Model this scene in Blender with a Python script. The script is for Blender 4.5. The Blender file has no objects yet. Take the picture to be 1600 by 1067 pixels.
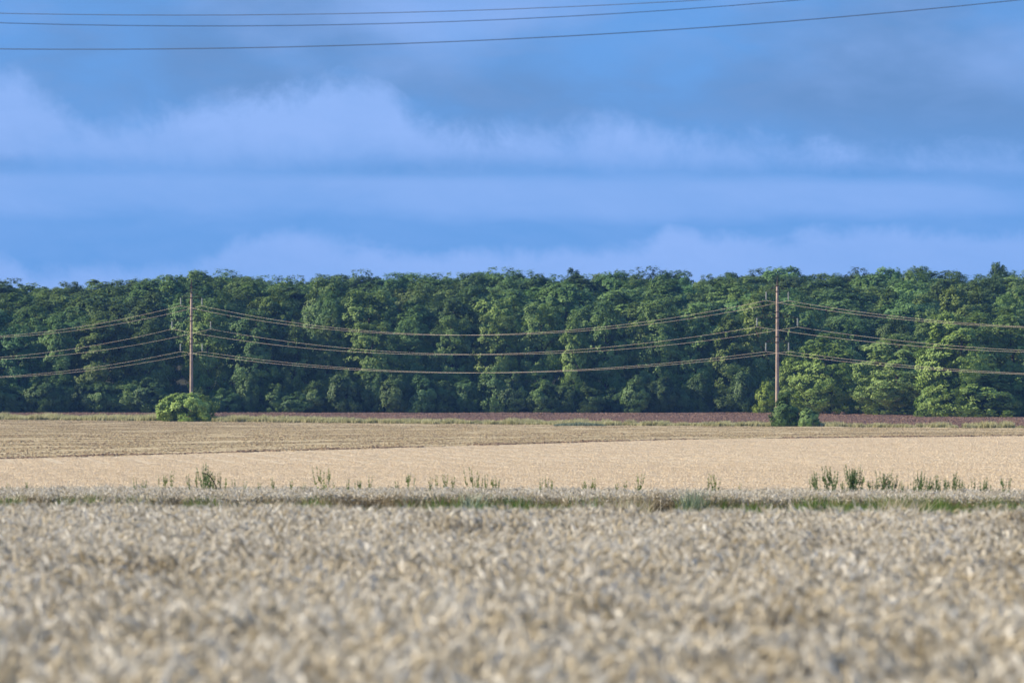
import bpy, math, random
import numpy as np
from mathutils import Vector

# ------------------------------------------------------------------ camera, sky, sun
S = bpy.context.scene
COL = S.collection
R = math.radians
FPX = 1600 * 200.0 / 36.0          # focal length in pixels of a 1600 px wide frame

cam_d = bpy.data.cameras.new('camera'); cam = bpy.data.objects.new('camera', cam_d); COL.objects.link(cam)
cam.location = (0, 0, 0); cam.rotation_euler = (R(90), 0, 0)
cam_d.lens = 200; cam_d.sensor_width = 36; cam_d.clip_start = 0.5; cam_d.clip_end = 20000
cam_d.dof.use_dof = True; cam_d.dof.focus_distance = 600; cam_d.dof.aperture_fstop = 3.9
S.camera = cam
S.view_settings.view_transform = 'Standard'; S.view_settings.look = 'None'
S.view_settings.exposure = 0.55; S.view_settings.gamma = 1
S.view_settings.use_curve_mapping = False

SUN_EL, SUN_AZ = R(29), R(-89)      # azimuth from +Y (view direction) clockwise: to the left
sdir = Vector((math.sin(SUN_AZ) * math.cos(SUN_EL), math.cos(SUN_AZ) * math.cos(SUN_EL), math.sin(SUN_EL)))
sl = bpy.data.lights.new('sun', 'SUN'); sl.energy = 5.0; sl.angle = R(0.6); sl.color = (1.0, 0.895, 0.73)
so = bpy.data.objects.new('sun', sl); COL.objects.link(so); so.rotation_euler = sdir.to_track_quat('Z', 'Y').to_euler()

# node helpers -------------------------------------------------------------
class NT:
    def __init__(s, tree): s.t = tree
    def n(s, typ, **kw):
        nd = s.t.nodes.new(typ)
        for k, v in kw.items(): setattr(nd, k, v)
        return nd
    def put(s, sock, v):
        if hasattr(v, 'is_linked') or isinstance(v, bpy.types.NodeSocket): s.t.links.new(v, sock)
        elif v is not None: sock.default_value = v
    def m(s, op, a, b=None, c=None, clamp=False):
        nd = s.n('ShaderNodeMath', operation=op, use_clamp=clamp)
        for i, v in enumerate((a, b, c)):
            if v is not None: s.put(nd.inputs[i], v)
        return nd.outputs[0]
    def mr(s, v, a, b, c=0.0, d=1.0, smooth=True):
        nd = s.n('ShaderNodeMapRange', interpolation_type='SMOOTHSTEP' if smooth else 'LINEAR')
        for i, x in enumerate((v, a, b, c, d)): s.put(nd.inputs[i], x)
        return nd.outputs[0]
    def mix(s, f, a, b, blend='MIX'):
        nd = s.n('ShaderNodeMix', data_type='RGBA', blend_type=blend)
        s.put(nd.inputs[0], f)
        for i, v in ((6, a), (7, b)):
            s.put(nd.inputs[i], (*v, 1) if isinstance(v, tuple) and len(v) == 3 else v)
        return nd.outputs[2]
    def noise(s, vec, scale, detail=4, rough=0.55, dist=0.0):
        nd = s.n('ShaderNodeTexNoise'); s.put(nd.inputs['Vector'], vec)
        nd.inputs['Scale'].default_value = scale; nd.inputs['Detail'].default_value = detail
        nd.inputs['Roughness'].default_value = rough; nd.inputs['Distortion'].default_value = dist
        return nd.outputs[0]
    def xyz(s, a, b, c):
        nd = s.n('ShaderNodeCombineXYZ')
        for i, v in enumerate((a, b, c)): s.put(nd.inputs[i], v)
        return nd.outputs[0]
    def curve(s, v, pts, lo, hi, vlo, vhi):
        nd = s.n('ShaderNodeFloatCurve')
        s.put(nd.inputs[1], s.mr(v, lo, hi, 0, 1, False))
        c = nd.mapping.curves[0]
        q = [((x - lo) / (hi - lo), (y - vlo) / (vhi - vlo)) for x, y in pts]
        c.points[0].location = q[0]; c.points[1].location = q[-1]
        for p in q[1:-1]: c.points.new(*p)
        for p in c.points: p.handle_type = 'AUTO'
        nd.mapping.update()
        return s.mr(nd.outputs[0], 0, 1, vlo, vhi, False)

world = bpy.data.worlds.new('World'); S.world = world; world.use_nodes = True
wt = world.node_tree; wt.nodes.clear(); w = NT(wt)
sky = w.n('ShaderNodeTexSky', sky_type='NISHITA', sun_disc=False, sun_elevation=SUN_EL, sun_rotation=SUN_AZ % (2 * math.pi))
bg1 = w.n('ShaderNodeBackground'); bg1.inputs[1].default_value = 0.08
wt.links.new(sky.outputs[0], bg1.inputs[0])
tc = w.n('ShaderNodeTexCoord'); sp = w.n('ShaderNodeSeparateXYZ'); wt.links.new(tc.outputs['Generated'], sp.inputs[0])
AZ = w.m('ARCTAN2', sp.outputs[0], sp.outputs[1]); EL = w.m('ARCSINE', sp.outputs[2])
U = w.m('MULTIPLY', AZ, FPX / 800.0)            # 1 unit = 5.2 degrees
V = w.m('MULTIPLY', EL, FPX / 800.0)
e_ = lambda px: (533 - px) / 800.0
a_ = lambda px: (px - 800) / 800.0
P = w.xyz(U, V, 0.0)
Pst = w.xyz(U, w.m('MULTIPLY', V, 3.2), 0.7)
n_edge = w.m('SUBTRACT', w.noise(P, 7.5, 10, 0.70, 0.3), 0.5)
n_str = w.noise(Pst, 1.3, 5, 0.55)
n_big = w.noise(w.xyz(w.m('ADD', U, 3.1), w.m('MULTIPLY', V, 1.7), 1.9), 1.1, 4, 0.5)
top1 = w.curve(U, [(a_(x), e_(y)) for x, y in [(-1600, 150), (-700, 190), (0, 95), (60, 130), (150, 178), (240, 168), (330, 160), (430, 135),
                   (520, 112), (585, 112), (630, 160), (690, 190), (780, 195), (900, 190), (1000, 188), (1120, 205), (1300, 222), (1450, 228), (1650, 232), (2200, 210), (3200, 160)]],
              -3.0, 3.0, -0.2, 1.2)
low1 = w.curve(U, [(a_(x), e_(y)) for x, y in [(-1600, 380), (-300, 360), (0, 385), (60, 412), (170, 405), (320, 398), (360, 365), (460, 352), (560, 374), (650, 384), (740, 378),
                   (830, 384), (880, 372), (1010, 372), (1045, 345), (1120, 352), (1200, 362), (1290, 345), (1400, 350), (1650, 352), (2200, 380), (3200, 360)]],
              -3.0, 3.0, -0.2, 1.2)
d1 = w.m('SUBTRACT', w.m('ADD', top1, w.m('MULTIPLY', n_edge, 0.15)), V)        # > 0 below the cloud top
c1 = w.m('MULTIPLY', w.mr(d1, -0.025, 0.065), w.mr(w.m('ADD', w.m('SUBTRACT', V, e_(250)), w.m('MULTIPLY', n_edge, 0.12)), -0.09, 0.09, 0.12, 1.0))
d2 = w.m('SUBTRACT', w.m('ADD', low1, w.m('MULTIPLY', n_edge, 0.10)), V)
c2 = w.m('MULTIPLY', w.mr(d2, -0.010, 0.04), 0.98)
streak = w.m('MULTIPLY', w.mr(w.m('ABSOLUTE', w.m('SUBTRACT', w.m('ADD', V, w.m('MULTIPLY', U, 0.014)), w.m('ADD', e_(270), w.m('MULTIPLY', w.m('SUBTRACT', n_str, 0.5), 0.07)))), 0.0, 0.03, 1.0, 0.0), w.mr(n_big, 0.35, 0.6))
band = w.m('MULTIPLY', w.mr(w.m('ABSOLUTE', w.m('SUBTRACT', w.m('ADD', V, w.m('MULTIPLY', w.m('SUBTRACT', n_str, 0.5), 0.12)), e_(300))), 0.02, 0.085, 0.62, 0.0), w.mr(n_str, 0.3, 0.6, 0.5, 1.0))
hi = w.m('MULTIPLY', w.mr(w.noise(w.xyz(w.m('SUBTRACT', U, 0.35), w.m('MULTIPLY', V, 2.2), 4.3), 1.5, 5, 0.5), 0.42, 0.68), w.mr(V, e_(230), e_(60), 0.0, 0.7))
mask = w.m('MAXIMUM', w.m('MAXIMUM', c1, c2), w.m('MAXIMUM', band, hi))
mask = w.m('SUBTRACT', mask, w.m('MULTIPLY', streak, 0.35), clamp=True)
n_fine = w.noise(w.xyz(w.m('ADD', U, w.m('MULTIPLY', V, 0.4)), w.m('MULTIPLY', V, 2.4), 2.2), 5.0, 9, 0.62, 0.4)
mask = w.m('MULTIPLY', mask, w.mr(n_str, 0.25, 0.65, 0.74, 1.06), clamp=True)
mask = w.m('ADD', mask, w.m('MULTIPLY', w.m('SUBTRACT', n_fine, 0.5), 0.55), clamp=True)
grey = w.m('MULTIPLY', w.mr(w.m('ADD', n_big, w.m('MULTIPLY', w.m('SUBTRACT', n_fine, 0.5), 0.25)), 0.38, 0.62), w.mr(V, e_(330), e_(130)))
blue = w.mix(grey, (0.088, 0.243, 0.555), (0.086, 0.196, 0.420))
ccol = w.mix(mask, blue, (0.192, 0.328, 0.655))
bg2 = w.n('ShaderNodeBackground'); bg2.inputs[1].default_value = 1.0; wt.links.new(ccol, bg2.inputs[0])
cover = w.mr(w.m('ADD', EL, w.m('MULTIPLY', w.m('SUBTRACT', n_big, 0.5), 0.25)), 0.10, 0.9, 0.96, 0.55)
ms = w.n('ShaderNodeMixShader'); w.put(ms.inputs[0], cover)
wt.links.new(bg1.outputs[0], ms.inputs[1]); wt.links.new(bg2.outputs[0], ms.inputs[2])
wo = w.n('ShaderNodeOutputWorld'); wt.links.new(ms.outputs[0], wo.inputs[0])

# ------------------------------------------------------------------ helpers
rng = np.random.default_rng(11)
random.seed(5)

def new_mat(name):
    m = bpy.data.materials.new(name); m.use_nodes = True
    t = m.node_tree; t.nodes.clear(); h = NT(t)
    out = h.n('ShaderNodeOutputMaterial')
    return m, h, out

def finish(h, out, color, rough=0.8, bump=None, bump_d=0.05, transl=0.0, metal=0.0, spec=0.3):
    b = h.n('ShaderNodeBsdfPrincipled')
    h.put(b.inputs['Base Color'], (*color, 1) if isinstance(color, tuple) and len(color) == 3 else color)
    b.inputs['Roughness'].default_value = rough; b.inputs['Metallic'].default_value = metal
    b.inputs['Specular IOR Level'].default_value = spec
    if bump is not None:
        bn = h.n('ShaderNodeBump'); bn.inputs['Distance'].default_value = bump_d; h.put(bn.inputs['Height'], bump)
        h.t.links.new(bn.outputs[0], b.inputs['Normal'])
    sh = b.outputs[0]
    if transl > 0:
        tr = h.n('ShaderNodeBsdfTranslucent'); h.put(tr.inputs[0], color if not isinstance(color, tuple) else (*color, 1))
        mx = h.n('ShaderNodeMixShader'); mx.inputs[0].default_value = transl
        h.t.links.new(sh, mx.inputs[1]); h.t.links.new(tr.outputs[0], mx.inputs[2]); sh = mx.outputs[0]
    h.t.links.new(sh, out.inputs[0])

def attr(h, name):
    return h.n('ShaderNodeAttribute', attribute_name=name).outputs['Fac']

def plain(name, color, rough=0.7, metal=0.0, var=0.0, scale=3.0, spec=0.3):
    m, h, o = new_mat(name)
    c = color
    if var:
        tcn = h.n('ShaderNodeTexCoord')
        n = h.noise(tcn.outputs['Object'], scale, 5)
        c = h.mix(h.mr(n, 0.3, 0.7), tuple(x * (1 - var) for x in color), tuple(min(1, x * (1 + var)) for x in color))
    finish(h, o, c, rough, metal=metal, spec=spec)
    return m

def make_obj(name, mesh, parent=None, **props):
    o = bpy.data.objects.new(name, mesh); COL.objects.link(o)
    if parent is not None: o.parent = parent
    for k, v in props.items(): o[k] = v
    return o

def empty(name, loc, **props):
    o = bpy.data.objects.new(name, None); COL.objects.link(o); o.location = loc
    o.empty_display_size = 0.3
    for k, v in props.items(): o[k] = v
    return o

class MB:
    """collects vertices and faces, with float attributes per vertex"""
    def __init__(s, *an): s.v = []; s.f = []; s.mi = []; s.a = {k: [] for k in an}
    def add(s, vs, fs, mi=0, **at):
        b = len(s.v); s.v.extend([tuple(map(float, x)) for x in vs]); s.f.extend([tuple(b + i for i in f) for f in fs]); s.mi.extend([mi] * len(fs))
        for k in s.a:
            x = at.get(k, 0.0)
            s.a[k].extend(list(x) if hasattr(x, '__len__') else [x] * len(vs))
    def mesh(s, name, mats, smooth=False):
        me = bpy.data.meshes.new(name); me.from_pydata(s.v, [], s.f)
        for m in mats: me.materials.append(m)
        if len(mats) > 1: me.polygons.foreach_set('material_index', s.mi)
        for k, x in s.a.items(): me.attributes.new(k, 'FLOAT', 'POINT').data.foreach_set('value', x)
        if smooth: me.polygons.foreach_set('use_smooth', [True] * len(s.f))
        me.update(); return me

def tube(mb, pts, rads, n=6, mi=0, cap=True, **at):
    pts = [Vector(p) for p in pts]; vs = []
    for i, p in enumerate(pts):
        d = (pts[min(i + 1, len(pts) - 1)] - pts[max(i - 1, 0)]).normalized()
        a = d.cross(Vector((0, 0, 1)) if abs(d.z) < 0.9 else Vector((1, 0, 0))).normalized(); b = d.cross(a)
        for k in range(n):
            t = 2 * math.pi * k / n; vs.append(p + (a * math.cos(t) + b * math.sin(t)) * rads[i])
    fs = []
    for i in range(len(pts) - 1):
        for k in range(n): fs.append((i * n + k, i * n + (k + 1) % n, (i + 1) * n + (k + 1) % n, (i + 1) * n + k))
    if cap: fs.append(tuple(range(n - 1, -1, -1))); fs.append(tuple((len(pts) - 1) * n + k for k in range(n)))
    mb.add(vs, fs, mi, **at)

# ------------------------------------------------------------------ terrain
KN = [(-3000, 2.2), (-400, 1.6), (0, 2.14), (50, 2.99), (100, 3.85), (135, 4.62), (168, 5.46), (186, 5.75), (240, 6.26), (300, 6.82), (360, 7.42), (430, 8.10), (506, 8.72), (545, 9.07),
      (660, 10.45), (790, 11.88), (900, 12.66), (950, 13.0), (1010, 13.3), (1060, 13.25), (1100, 10.6), (1140, 7.2), (1200, 2.6), (1260, 1.2), (1400, 2.0), (3000, 6.0), (9000, 10.0)]
kx = np.array([k[0] for k in KN], float); ky = -np.array([k[1] for k in KN], float)
# monotone cubic (Fritsch-Carlson)
hh = np.diff(kx); dd = np.diff(ky) / hh
mm = np.zeros(len(kx)); mm[0] = dd[0]; mm[-1] = dd[-1]
for i in range(1, len(kx) - 1):
    if dd[i - 1] * dd[i] > 0:
        w1 = 2 * hh[i] + hh[i - 1]; w2 = hh[i] + 2 * hh[i - 1]
        mm[i] = (w1 + w2) / (w1 / dd[i - 1] + w2 / dd[i])
def zt(D):
    D = np.asarray(D, float)
    i = np.clip(np.searchsorted(kx, D) - 1, 0, len(kx) - 2)
    t = (D - kx[i]) / hh[i]
    return ((2 * t**3 - 3 * t**2 + 1) * ky[i] + (t**3 - 2 * t**2 + t) * hh[i] * mm[i] + (-2 * t**3 + 3 * t**2) * ky[i + 1] + (t**3 - t**2) * hh[i] * mm[i + 1])
def xat(px, D): return (px - 800) / FPX * D
def zat(py, D): return (533 - py) / FPX * D

LP = (xat(299.0, 900), 900.0); RP = (xat(1214.5, 790), 790.0)      # feet of the two power poles
LD = Vector((RP[0] - LP[0], RP[1] - LP[1], 0)); SPAN = LD.length; LD.normalize(); LPERP = Vector((-LD.y, LD.x, 0))
def d_line(x): return np.clip(LP[1] + (np.asarray(x, float) - LP[0]) * LD.y / LD.x, 560, 1028)
def d_stub(x): return np.interp(x, [-200, -60, -32, -12.8, 14.8, 49, 90, 200], [250, 318, 359, 424, 506, 546, 560, 520])
def near_edge(x): return np.interp(x, [-30, -10, 0, 9, 30], [104, 99, 91.5, 85, 82])
def strip_front(x): return np.interp(x, [-40, -15, 0, 14, 40], [172, 170, 167, 162, 158])
def strip_back(x): return strip_front(x) + 17.0

def grid_sheet(name, lo, hi, xs, nd, mat, dz=0.0, amp=0.0, **props):
    xs = np.asarray(xs, float); L = lo(xs); H = hi(xs)
    t = np.linspace(0, 1, nd)[:, None]
    D = L[None, :] * (1 - t) + H[None, :] * t
    X = np.repeat(xs[None, :], nd, 0); Z = zt(D) + dz
    if amp: Z = Z + rng.normal(0, amp, Z.shape)
    V_ = np.stack([X, D, Z], -1).reshape(-1, 3); nx = len(xs)
    F = [(r * nx + c, r * nx + c + 1, (r + 1) * nx + c + 1, (r + 1) * nx + c) for r in range(nd - 1) for c in range(nx - 1)]
    me = bpy.data.meshes.new(name); me.from_pydata(V_.tolist(), [], F); me.materials.append(mat)
    me.polygons.foreach_set('use_smooth', [True] * len(F)); me.update()
    return make_obj(name, me, **props)

# ground materials -----------------------------------------------------------
def field_mat(name, c_lo, c_hi, c_line, ang, row, row_amt, patch, fine, bump_d=0.06):
    m, h, o = new_mat(name)
    g = h.n('ShaderNodeNewGeometry'); mp = h.n('ShaderNodeMapping', vector_type='POINT')
    h.put(mp.inputs[0], g.outputs['Position']); mp.inputs['Rotation'].default_value = (0, 0, ang)
    s_ = h.n('ShaderNodeSeparateXYZ'); h.put(s_.inputs[0], mp.outputs[0])
    along = h.xyz(h.m('MULTIPLY', s_.outputs[0], 0.05), s_.outputs[1], 0.0)
    rows = h.noise(along, row, 5, 0.65)
    rows2 = h.noise(along, row * 0.17, 4, 0.6)
    pat = h.noise(g.outputs['Position'], patch, 4, 0.6)
    fn = h.noise(g.outputs['Position'], fine, 4, 0.75)
    f = h.m('ADD', h.m('MULTIPLY', rows, 0.5), h.m('MULTIPLY', fn, 0.5))
    c = h.mix(h.mr(f, 0.36, 0.62), c_lo, c_hi)
    ln = h.m('MULTIPLY', h.mr(h.m('ADD', h.m('MULTIPLY', rows2, 0.7), h.m('MULTIPLY', pat, 0.3)), 0.50, 0.64), row_amt)
    c = h.mix(ln, c, c_line)
    finish(h, o, c, 0.95, bump=fn, bump_d=bump_d, spec=0.1)
    return m
soil = field_mat('soil', (0.10, 0.075, 0.05), (0.17, 0.135, 0.085), (0.08, 0.10, 0.04), 0.0, 1.0, 0.6, 0.2, 6)
m_stub = field_mat('stubble_soil', (0.62, 0.49, 0.32), (0.74, 0.61, 0.42), (0.54, 0.42, 0.27), 0.02, 1.2, 0.6, 0.05, 9, 0.08)
m_harrow = field_mat('harrowed_soil', (0.36, 0.27, 0.15), (0.66, 0.54, 0.33), (0.22, 0.165, 0.085), R(-63), 0.5, 1.0, 0.02, 2.0, 0.15)
m_plough = field_mat('ploughed_soil', (0.185, 0.105, 0.066), (0.30, 0.185, 0.125), (0.165, 0.095, 0.062), R(-50), 0.3, 0.5, 0.03, 1.5, 0.2)
m_forest = plain('forest_floor', (0.035, 0.035, 0.018), 0.95, var=0.4, scale=0.4)

gd = np.unique(np.concatenate([np.arange(-3000, -100, 300), np.arange(-100, 1400, 5.0), np.arange(1400, 9001, 400)]))
gx = np.array([-6000, -3000, -1500, -800, -400, -220, -150, -100, -60, -30, 0, 30, 60, 100, 150, 220, 400, 800, 1500, 3000, 6000], float)
Vv = [(x, d, float(zt(d)) - 0.3) for d in gd for x in gx]
Ff = [(r * 21 + c, r * 21 + c + 1, (r + 1) * 21 + c + 1, (r + 1) * 21 + c) for r in range(len(gd) - 1) for c in range(20)]
gm = bpy.data.meshes.new('ground'); gm.from_pydata(Vv, [], Ff); gm.materials.append(soil); gm.polygons.foreach_set('use_smooth', [True] * len(Ff))
make_obj('ground', gm, kind='structure', label='bare soil under the fields and wood')
xs_w = np.arange(-200, 201, 4.0); cst = lambda v: (lambda x: np.full_like(x, v))
grid_sheet('wheat_field_soil', cst(5.0), lambda x: strip_back(x), np.arange(-60, 61, 3.0), 60, soil, kind='structure', label='brown soil beneath the wheat')
grid_sheet('stubble_field', lambda x: strip_back(x) + 0.02, d_stub, xs_w, 90, m_stub, 0.01, kind='structure', label='pale cut stubble field behind the wheat strip')
grid_sheet('harrowed_field', d_stub, d_line, xs_w, 120, m_harrow, 0.04, 0.05, kind='structure', label='tan harrowed stubble field in front of the poles')
grid_sheet('ploughed_field', d_line, cst(1072.0), xs_w, 60, m_plough, 0.05, 0.05, kind='structure', label='purple brown ploughed field along the wood')
grid_sheet('forest_floor', cst(1050.0), cst(1300.0), xs_w, 60, m_forest, 0.12, kind='structure', label='dark ground under the wood')

# ------------------------------------------------------------------ scatter of stuff with geometry nodes
def scatter(name, variants, mats, pts, rots, scls, label, category, attrs=()):
    """one object: variants are MB patches; pts are loose vertices that receive them"""
    vs, fs, mi, var = [], [], [], []
    at = {k: [] for k in attrs}
    for k, mb in enumerate(variants):
        b = len(vs); vs += mb.v; fs += [tuple(b + i for i in f) for f in mb.f]; mi += mb.mi; var += [k] * len(mb.v)
        for a in attrs: at[a] += mb.a[a]
    n0 = len(vs); npn = len(pts)
    vs += [tuple(map(float, p)) for p in pts]; var += [-1] * npn
    me = bpy.data.meshes.new(name); me.from_pydata(vs, [], fs)
    for m in mats: me.materials.append(m)
    me.polygons.foreach_set('material_index', mi)
    me.attributes.new('var', 'INT', 'POINT').data.foreach_set('value', var)
    me.attributes.new('pick', 'INT', 'POINT').data.foreach_set('value', [0] * n0 + rng.integers(0, len(variants), npn).tolist())
    me.attributes.new('rot', 'FLOAT', 'POINT').data.foreach_set('value', [0.0] * n0 + list(map(float, rots)))
    sc = np.concatenate([np.ones((n0, 3)), np.asarray(scls, float)])
    me.attributes.new('scl', 'FLOAT_VECTOR', 'POINT').data.foreach_set('vector', sc.ravel())
    for a in attrs: me.attributes.new(a, 'FLOAT', 'POINT').data.foreach_set('value', at[a] + [0.0] * npn)
    me.update()
    o = make_obj(name, me, kind='stuff', label=label, category=category)
    g = bpy.data.node_groups.new(name, 'GeometryNodeTree')
    g.interface.new_socket('Geometry', in_out='INPUT', socket_type='NodeSocketGeometry')
    g.interface.new_socket('Geometry', in_out='OUTPUT', socket_type='NodeSocketGeometry')
    N = g.nodes; L = g.links
    gi = N.new('NodeGroupInput'); go = N.new('NodeGroupOutput')
    def named(nm, typ):
        a = N.new('GeometryNodeInputNamedAttribute'); a.data_type = typ; a.inputs[0].default_value = nm; return a.outputs[0]
    va = named('var', 'INT')
    def sep(k, src):
        c = N.new('FunctionNodeCompare'); c.data_type = 'INT'; c.operation = 'EQUAL'; L.new(va, c.inputs[2]); c.inputs[3].default_value = k
        s = N.new('GeometryNodeSeparateGeometry'); s.domain = 'POINT'; L.new(src, s.inputs[0]); L.new(c.outputs[0], s.inputs[1]); return s
    sp_ = sep(-1, gi.outputs[0])
    j = N.new('GeometryNodeJoinGeometry')
    for k in range(len(variants)):
        s = sep(k, sp_.outputs[1]); gti = N.new('GeometryNodeGeometryToInstance'); L.new(s.outputs[0], gti.inputs[0]); L.new(gti.outputs[0], j.inputs[0])
    ip = N.new('GeometryNodeInstanceOnPoints')
    L.new(sp_.outputs[0], ip.inputs['Points']); L.new(j.outputs[0], ip.inputs['Instance'])
    ip.inputs['Pick Instance'].default_value = True
    L.new(named('pick', 'INT'), ip.inputs['Instance Index'])
    cx = N.new('ShaderNodeCombineXYZ'); L.new(named('rot', 'FLOAT'), cx.inputs[2])
    L.new(cx.outputs[0], ip.inputs['Rotation'])
    L.new(named('scl', 'FLOAT_VECTOR'), ip.inputs['Scale'])
    L.new(ip.outputs[0], go.inputs[0])
    md = o.modifiers.new('scatter', 'NODES'); md.node_group = g
    return o

# ------------------------------------------------------------------ wheat
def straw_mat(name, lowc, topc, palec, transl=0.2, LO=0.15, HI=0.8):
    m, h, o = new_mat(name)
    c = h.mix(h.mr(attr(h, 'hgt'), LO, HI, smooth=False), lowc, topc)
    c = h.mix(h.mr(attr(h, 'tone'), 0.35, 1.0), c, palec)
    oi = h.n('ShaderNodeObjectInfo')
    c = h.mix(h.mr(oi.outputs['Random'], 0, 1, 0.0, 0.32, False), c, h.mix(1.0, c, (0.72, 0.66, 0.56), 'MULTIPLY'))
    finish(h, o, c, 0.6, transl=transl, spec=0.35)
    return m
m_stem = straw_mat('wheat_stem', (0.14, 0.10, 0.028), (0.54, 0.43, 0.24), (0.42, 0.33, 0.17), LO=.66, HI=1.0)  # lower stems and leaves olive-brown, darkened further to paint shade between ears
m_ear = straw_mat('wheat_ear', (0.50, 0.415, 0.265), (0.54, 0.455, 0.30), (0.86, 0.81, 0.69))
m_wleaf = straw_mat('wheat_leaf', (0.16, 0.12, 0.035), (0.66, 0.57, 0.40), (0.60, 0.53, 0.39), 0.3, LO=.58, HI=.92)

def wheat_patch(seed, n=225):
    r = np.random.default_rng(seed); mb = MB('hgt', 'tone')
    for i in range(n):
        bx, by = r.uniform(-.5, .5, 2); hgt = r.normal(.80, .055); tone = r.random()
        la = r.normal(0.6, 1.3); lean = abs(r.normal(.05, .06))
        lx, ly = math.cos(la) * lean, math.sin(la) * lean
        def at(t): return Vector((bx + lx * t * t, by + ly * t * t, hgt * t * (1 - .12 * lean * t)))
        fa = r.uniform(0, math.pi); wx, wy = math.cos(fa) * .003, math.sin(fa) * .003
        vs = []
        for t in (0, .5, 1.0):
            p = at(t); vs += [(p.x - wx, p.y - wy, p.z), (p.x + wx, p.y + wy, p.z)]
        mb.add(vs, [(0, 1, 3, 2), (2, 3, 5, 4)], 0, hgt=[0, 0, .5, .5, 1, 1], tone=tone)
        # nodding ear
        p = at(1.0); L = r.uniform(.095, .145); na = la + r.normal(0, .5)
        nod = r.uniform(.3, 2.3); d0 = .2 + nod * .25
        pts = [p]; ang = d0
        for k in range(3):
            q = pts[-1] + Vector((math.cos(na) * math.sin(ang), math.sin(na) * math.sin(ang), math.cos(ang))) * (L / 3); pts.append(q); ang += nod * .3
        et = r.random(); rad = r.uniform(.0115, .0165)
        tube(mb, pts, [rad * .55, rad, rad * .95, rad * .3], 4, 1, True, hgt=1.0, tone=et)
        for k in range(6):
            b = pts[1 + k % 3]; dv = (pts[-1] - pts[0]).normalized() * r.uniform(.05, .085) + Vector(r.normal(0, .022, 3))
            s_ = Vector(r.normal(0, 1, 3)).normalized() * .0035
            mb.add([b - s_, b + s_, b + dv], [(0, 1, 2)], 1, hgt=1.0, tone=min(1, et + .35))
        for k in range(2):
            if r.random() < .8:
                t0 = r.uniform(.35, .85) if k else r.uniform(.6, .88)
                b = at(t0); a2 = r.uniform(0, 6.28); ll = r.uniform(.1, .22); wd = r.uniform(.004, .008)
                dx, dy = math.cos(a2), math.sin(a2); px, py = -dy * wd, dx * wd
                q1 = b + Vector((dx * ll * .5, dy * ll * .5, ll * r.uniform(.1, .5))); q2 = q1 + Vector((dx * ll * .4, dy * ll * .4, -ll * r.uniform(.1, .6)))
                mb.add([b, (q1.x - px, q1.y - py, q1.z), (q1.x + px, q1.y + py, q1.z), q2], [(0, 2, 1), (1, 2, 3)], 2, hgt=[t0, t0, t0, t0], tone=r.random())
    return mb
WP = [wheat_patch(100 + k) for k in range(5)]
WM = [m_stem, m_ear, m_wleaf]
def lown(x, y, s, k=0):     # smooth value noise in -1..1 by sines
    return (math.sin(x * s + k) * math.cos(y * s * 1.3 + 1.7 * k) + math.sin((x * .6 - y * .8) * s * 1.9 + 2 * k) * .6 + math.sin((x + y * 1.7) * s * .63 + k * 3) * .5) / 2.1
pts, rots, scs = [], [], []
D = 24.0
while D < 116:
    half = .125 * D + 2.5
    for x in np.arange(-half, half, 0.92):
        X = x + rng.uniform(-.12, .12); Y = D + rng.uniform(-.12, .12)
        if Y > float(near_edge(X)) + rng.normal(0, .12): continue
        hs = 1 + .075 * lown(X, Y, 1.1) + .04 * lown(X, Y, .35, 2) + .05 * lown(X, Y, 2.7, 4) + rng.normal(0, .05)
        tram = abs(Y - (51.0 + .10 * X + 0.8 * math.sin(X * .5)))
        if tram < .7: hs *= .66
        elif abs(tram - 2.1) < .5: hs *= .72
        elif abs(Y - (70.0 - .15 * X)) < .6 or abs(Y - (38.5 + .12 * X)) < .45: hs *= .8
        pts.append((X, Y, float(zt(Y)))); rots.append(rng.integers(0, 4) * math.pi / 2 + rng.normal(0, .25)); s_ = rng.uniform(.97, 1.08); scs.append((s_, s_, hs))
    D += 0.92
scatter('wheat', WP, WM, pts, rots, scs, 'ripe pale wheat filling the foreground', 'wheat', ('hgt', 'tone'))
pts, rots, scs = [], [], []
for D in np.arange(155, 192, .9):
    for x in np.arange(-.115 * D - 3, .115 * D + 3, .9):
        X = x + rng.uniform(-.15, .15); Y = D + rng.uniform(-.15, .15)
        f = float(strip_front(X)) + .5 * lown(X, 0, .8); 
        if Y < f or Y > f + 17: continue
        pts.append((X, Y, float(zt(Y)))); rots.append(rng.integers(0, 4) * math.pi / 2 + rng.normal(0, .25)); s_ = rng.uniform(.97, 1.06)
        scs.append((s_, s_, 1.0 + .05 * lown(X, Y, .5) + rng.normal(0, .03)))
scatter('wheat_strip', WP, WM, pts, rots, scs, 'narrow far strip of ripe wheat before the stubble', 'wheat', ('hgt', 'tone'))

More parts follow.
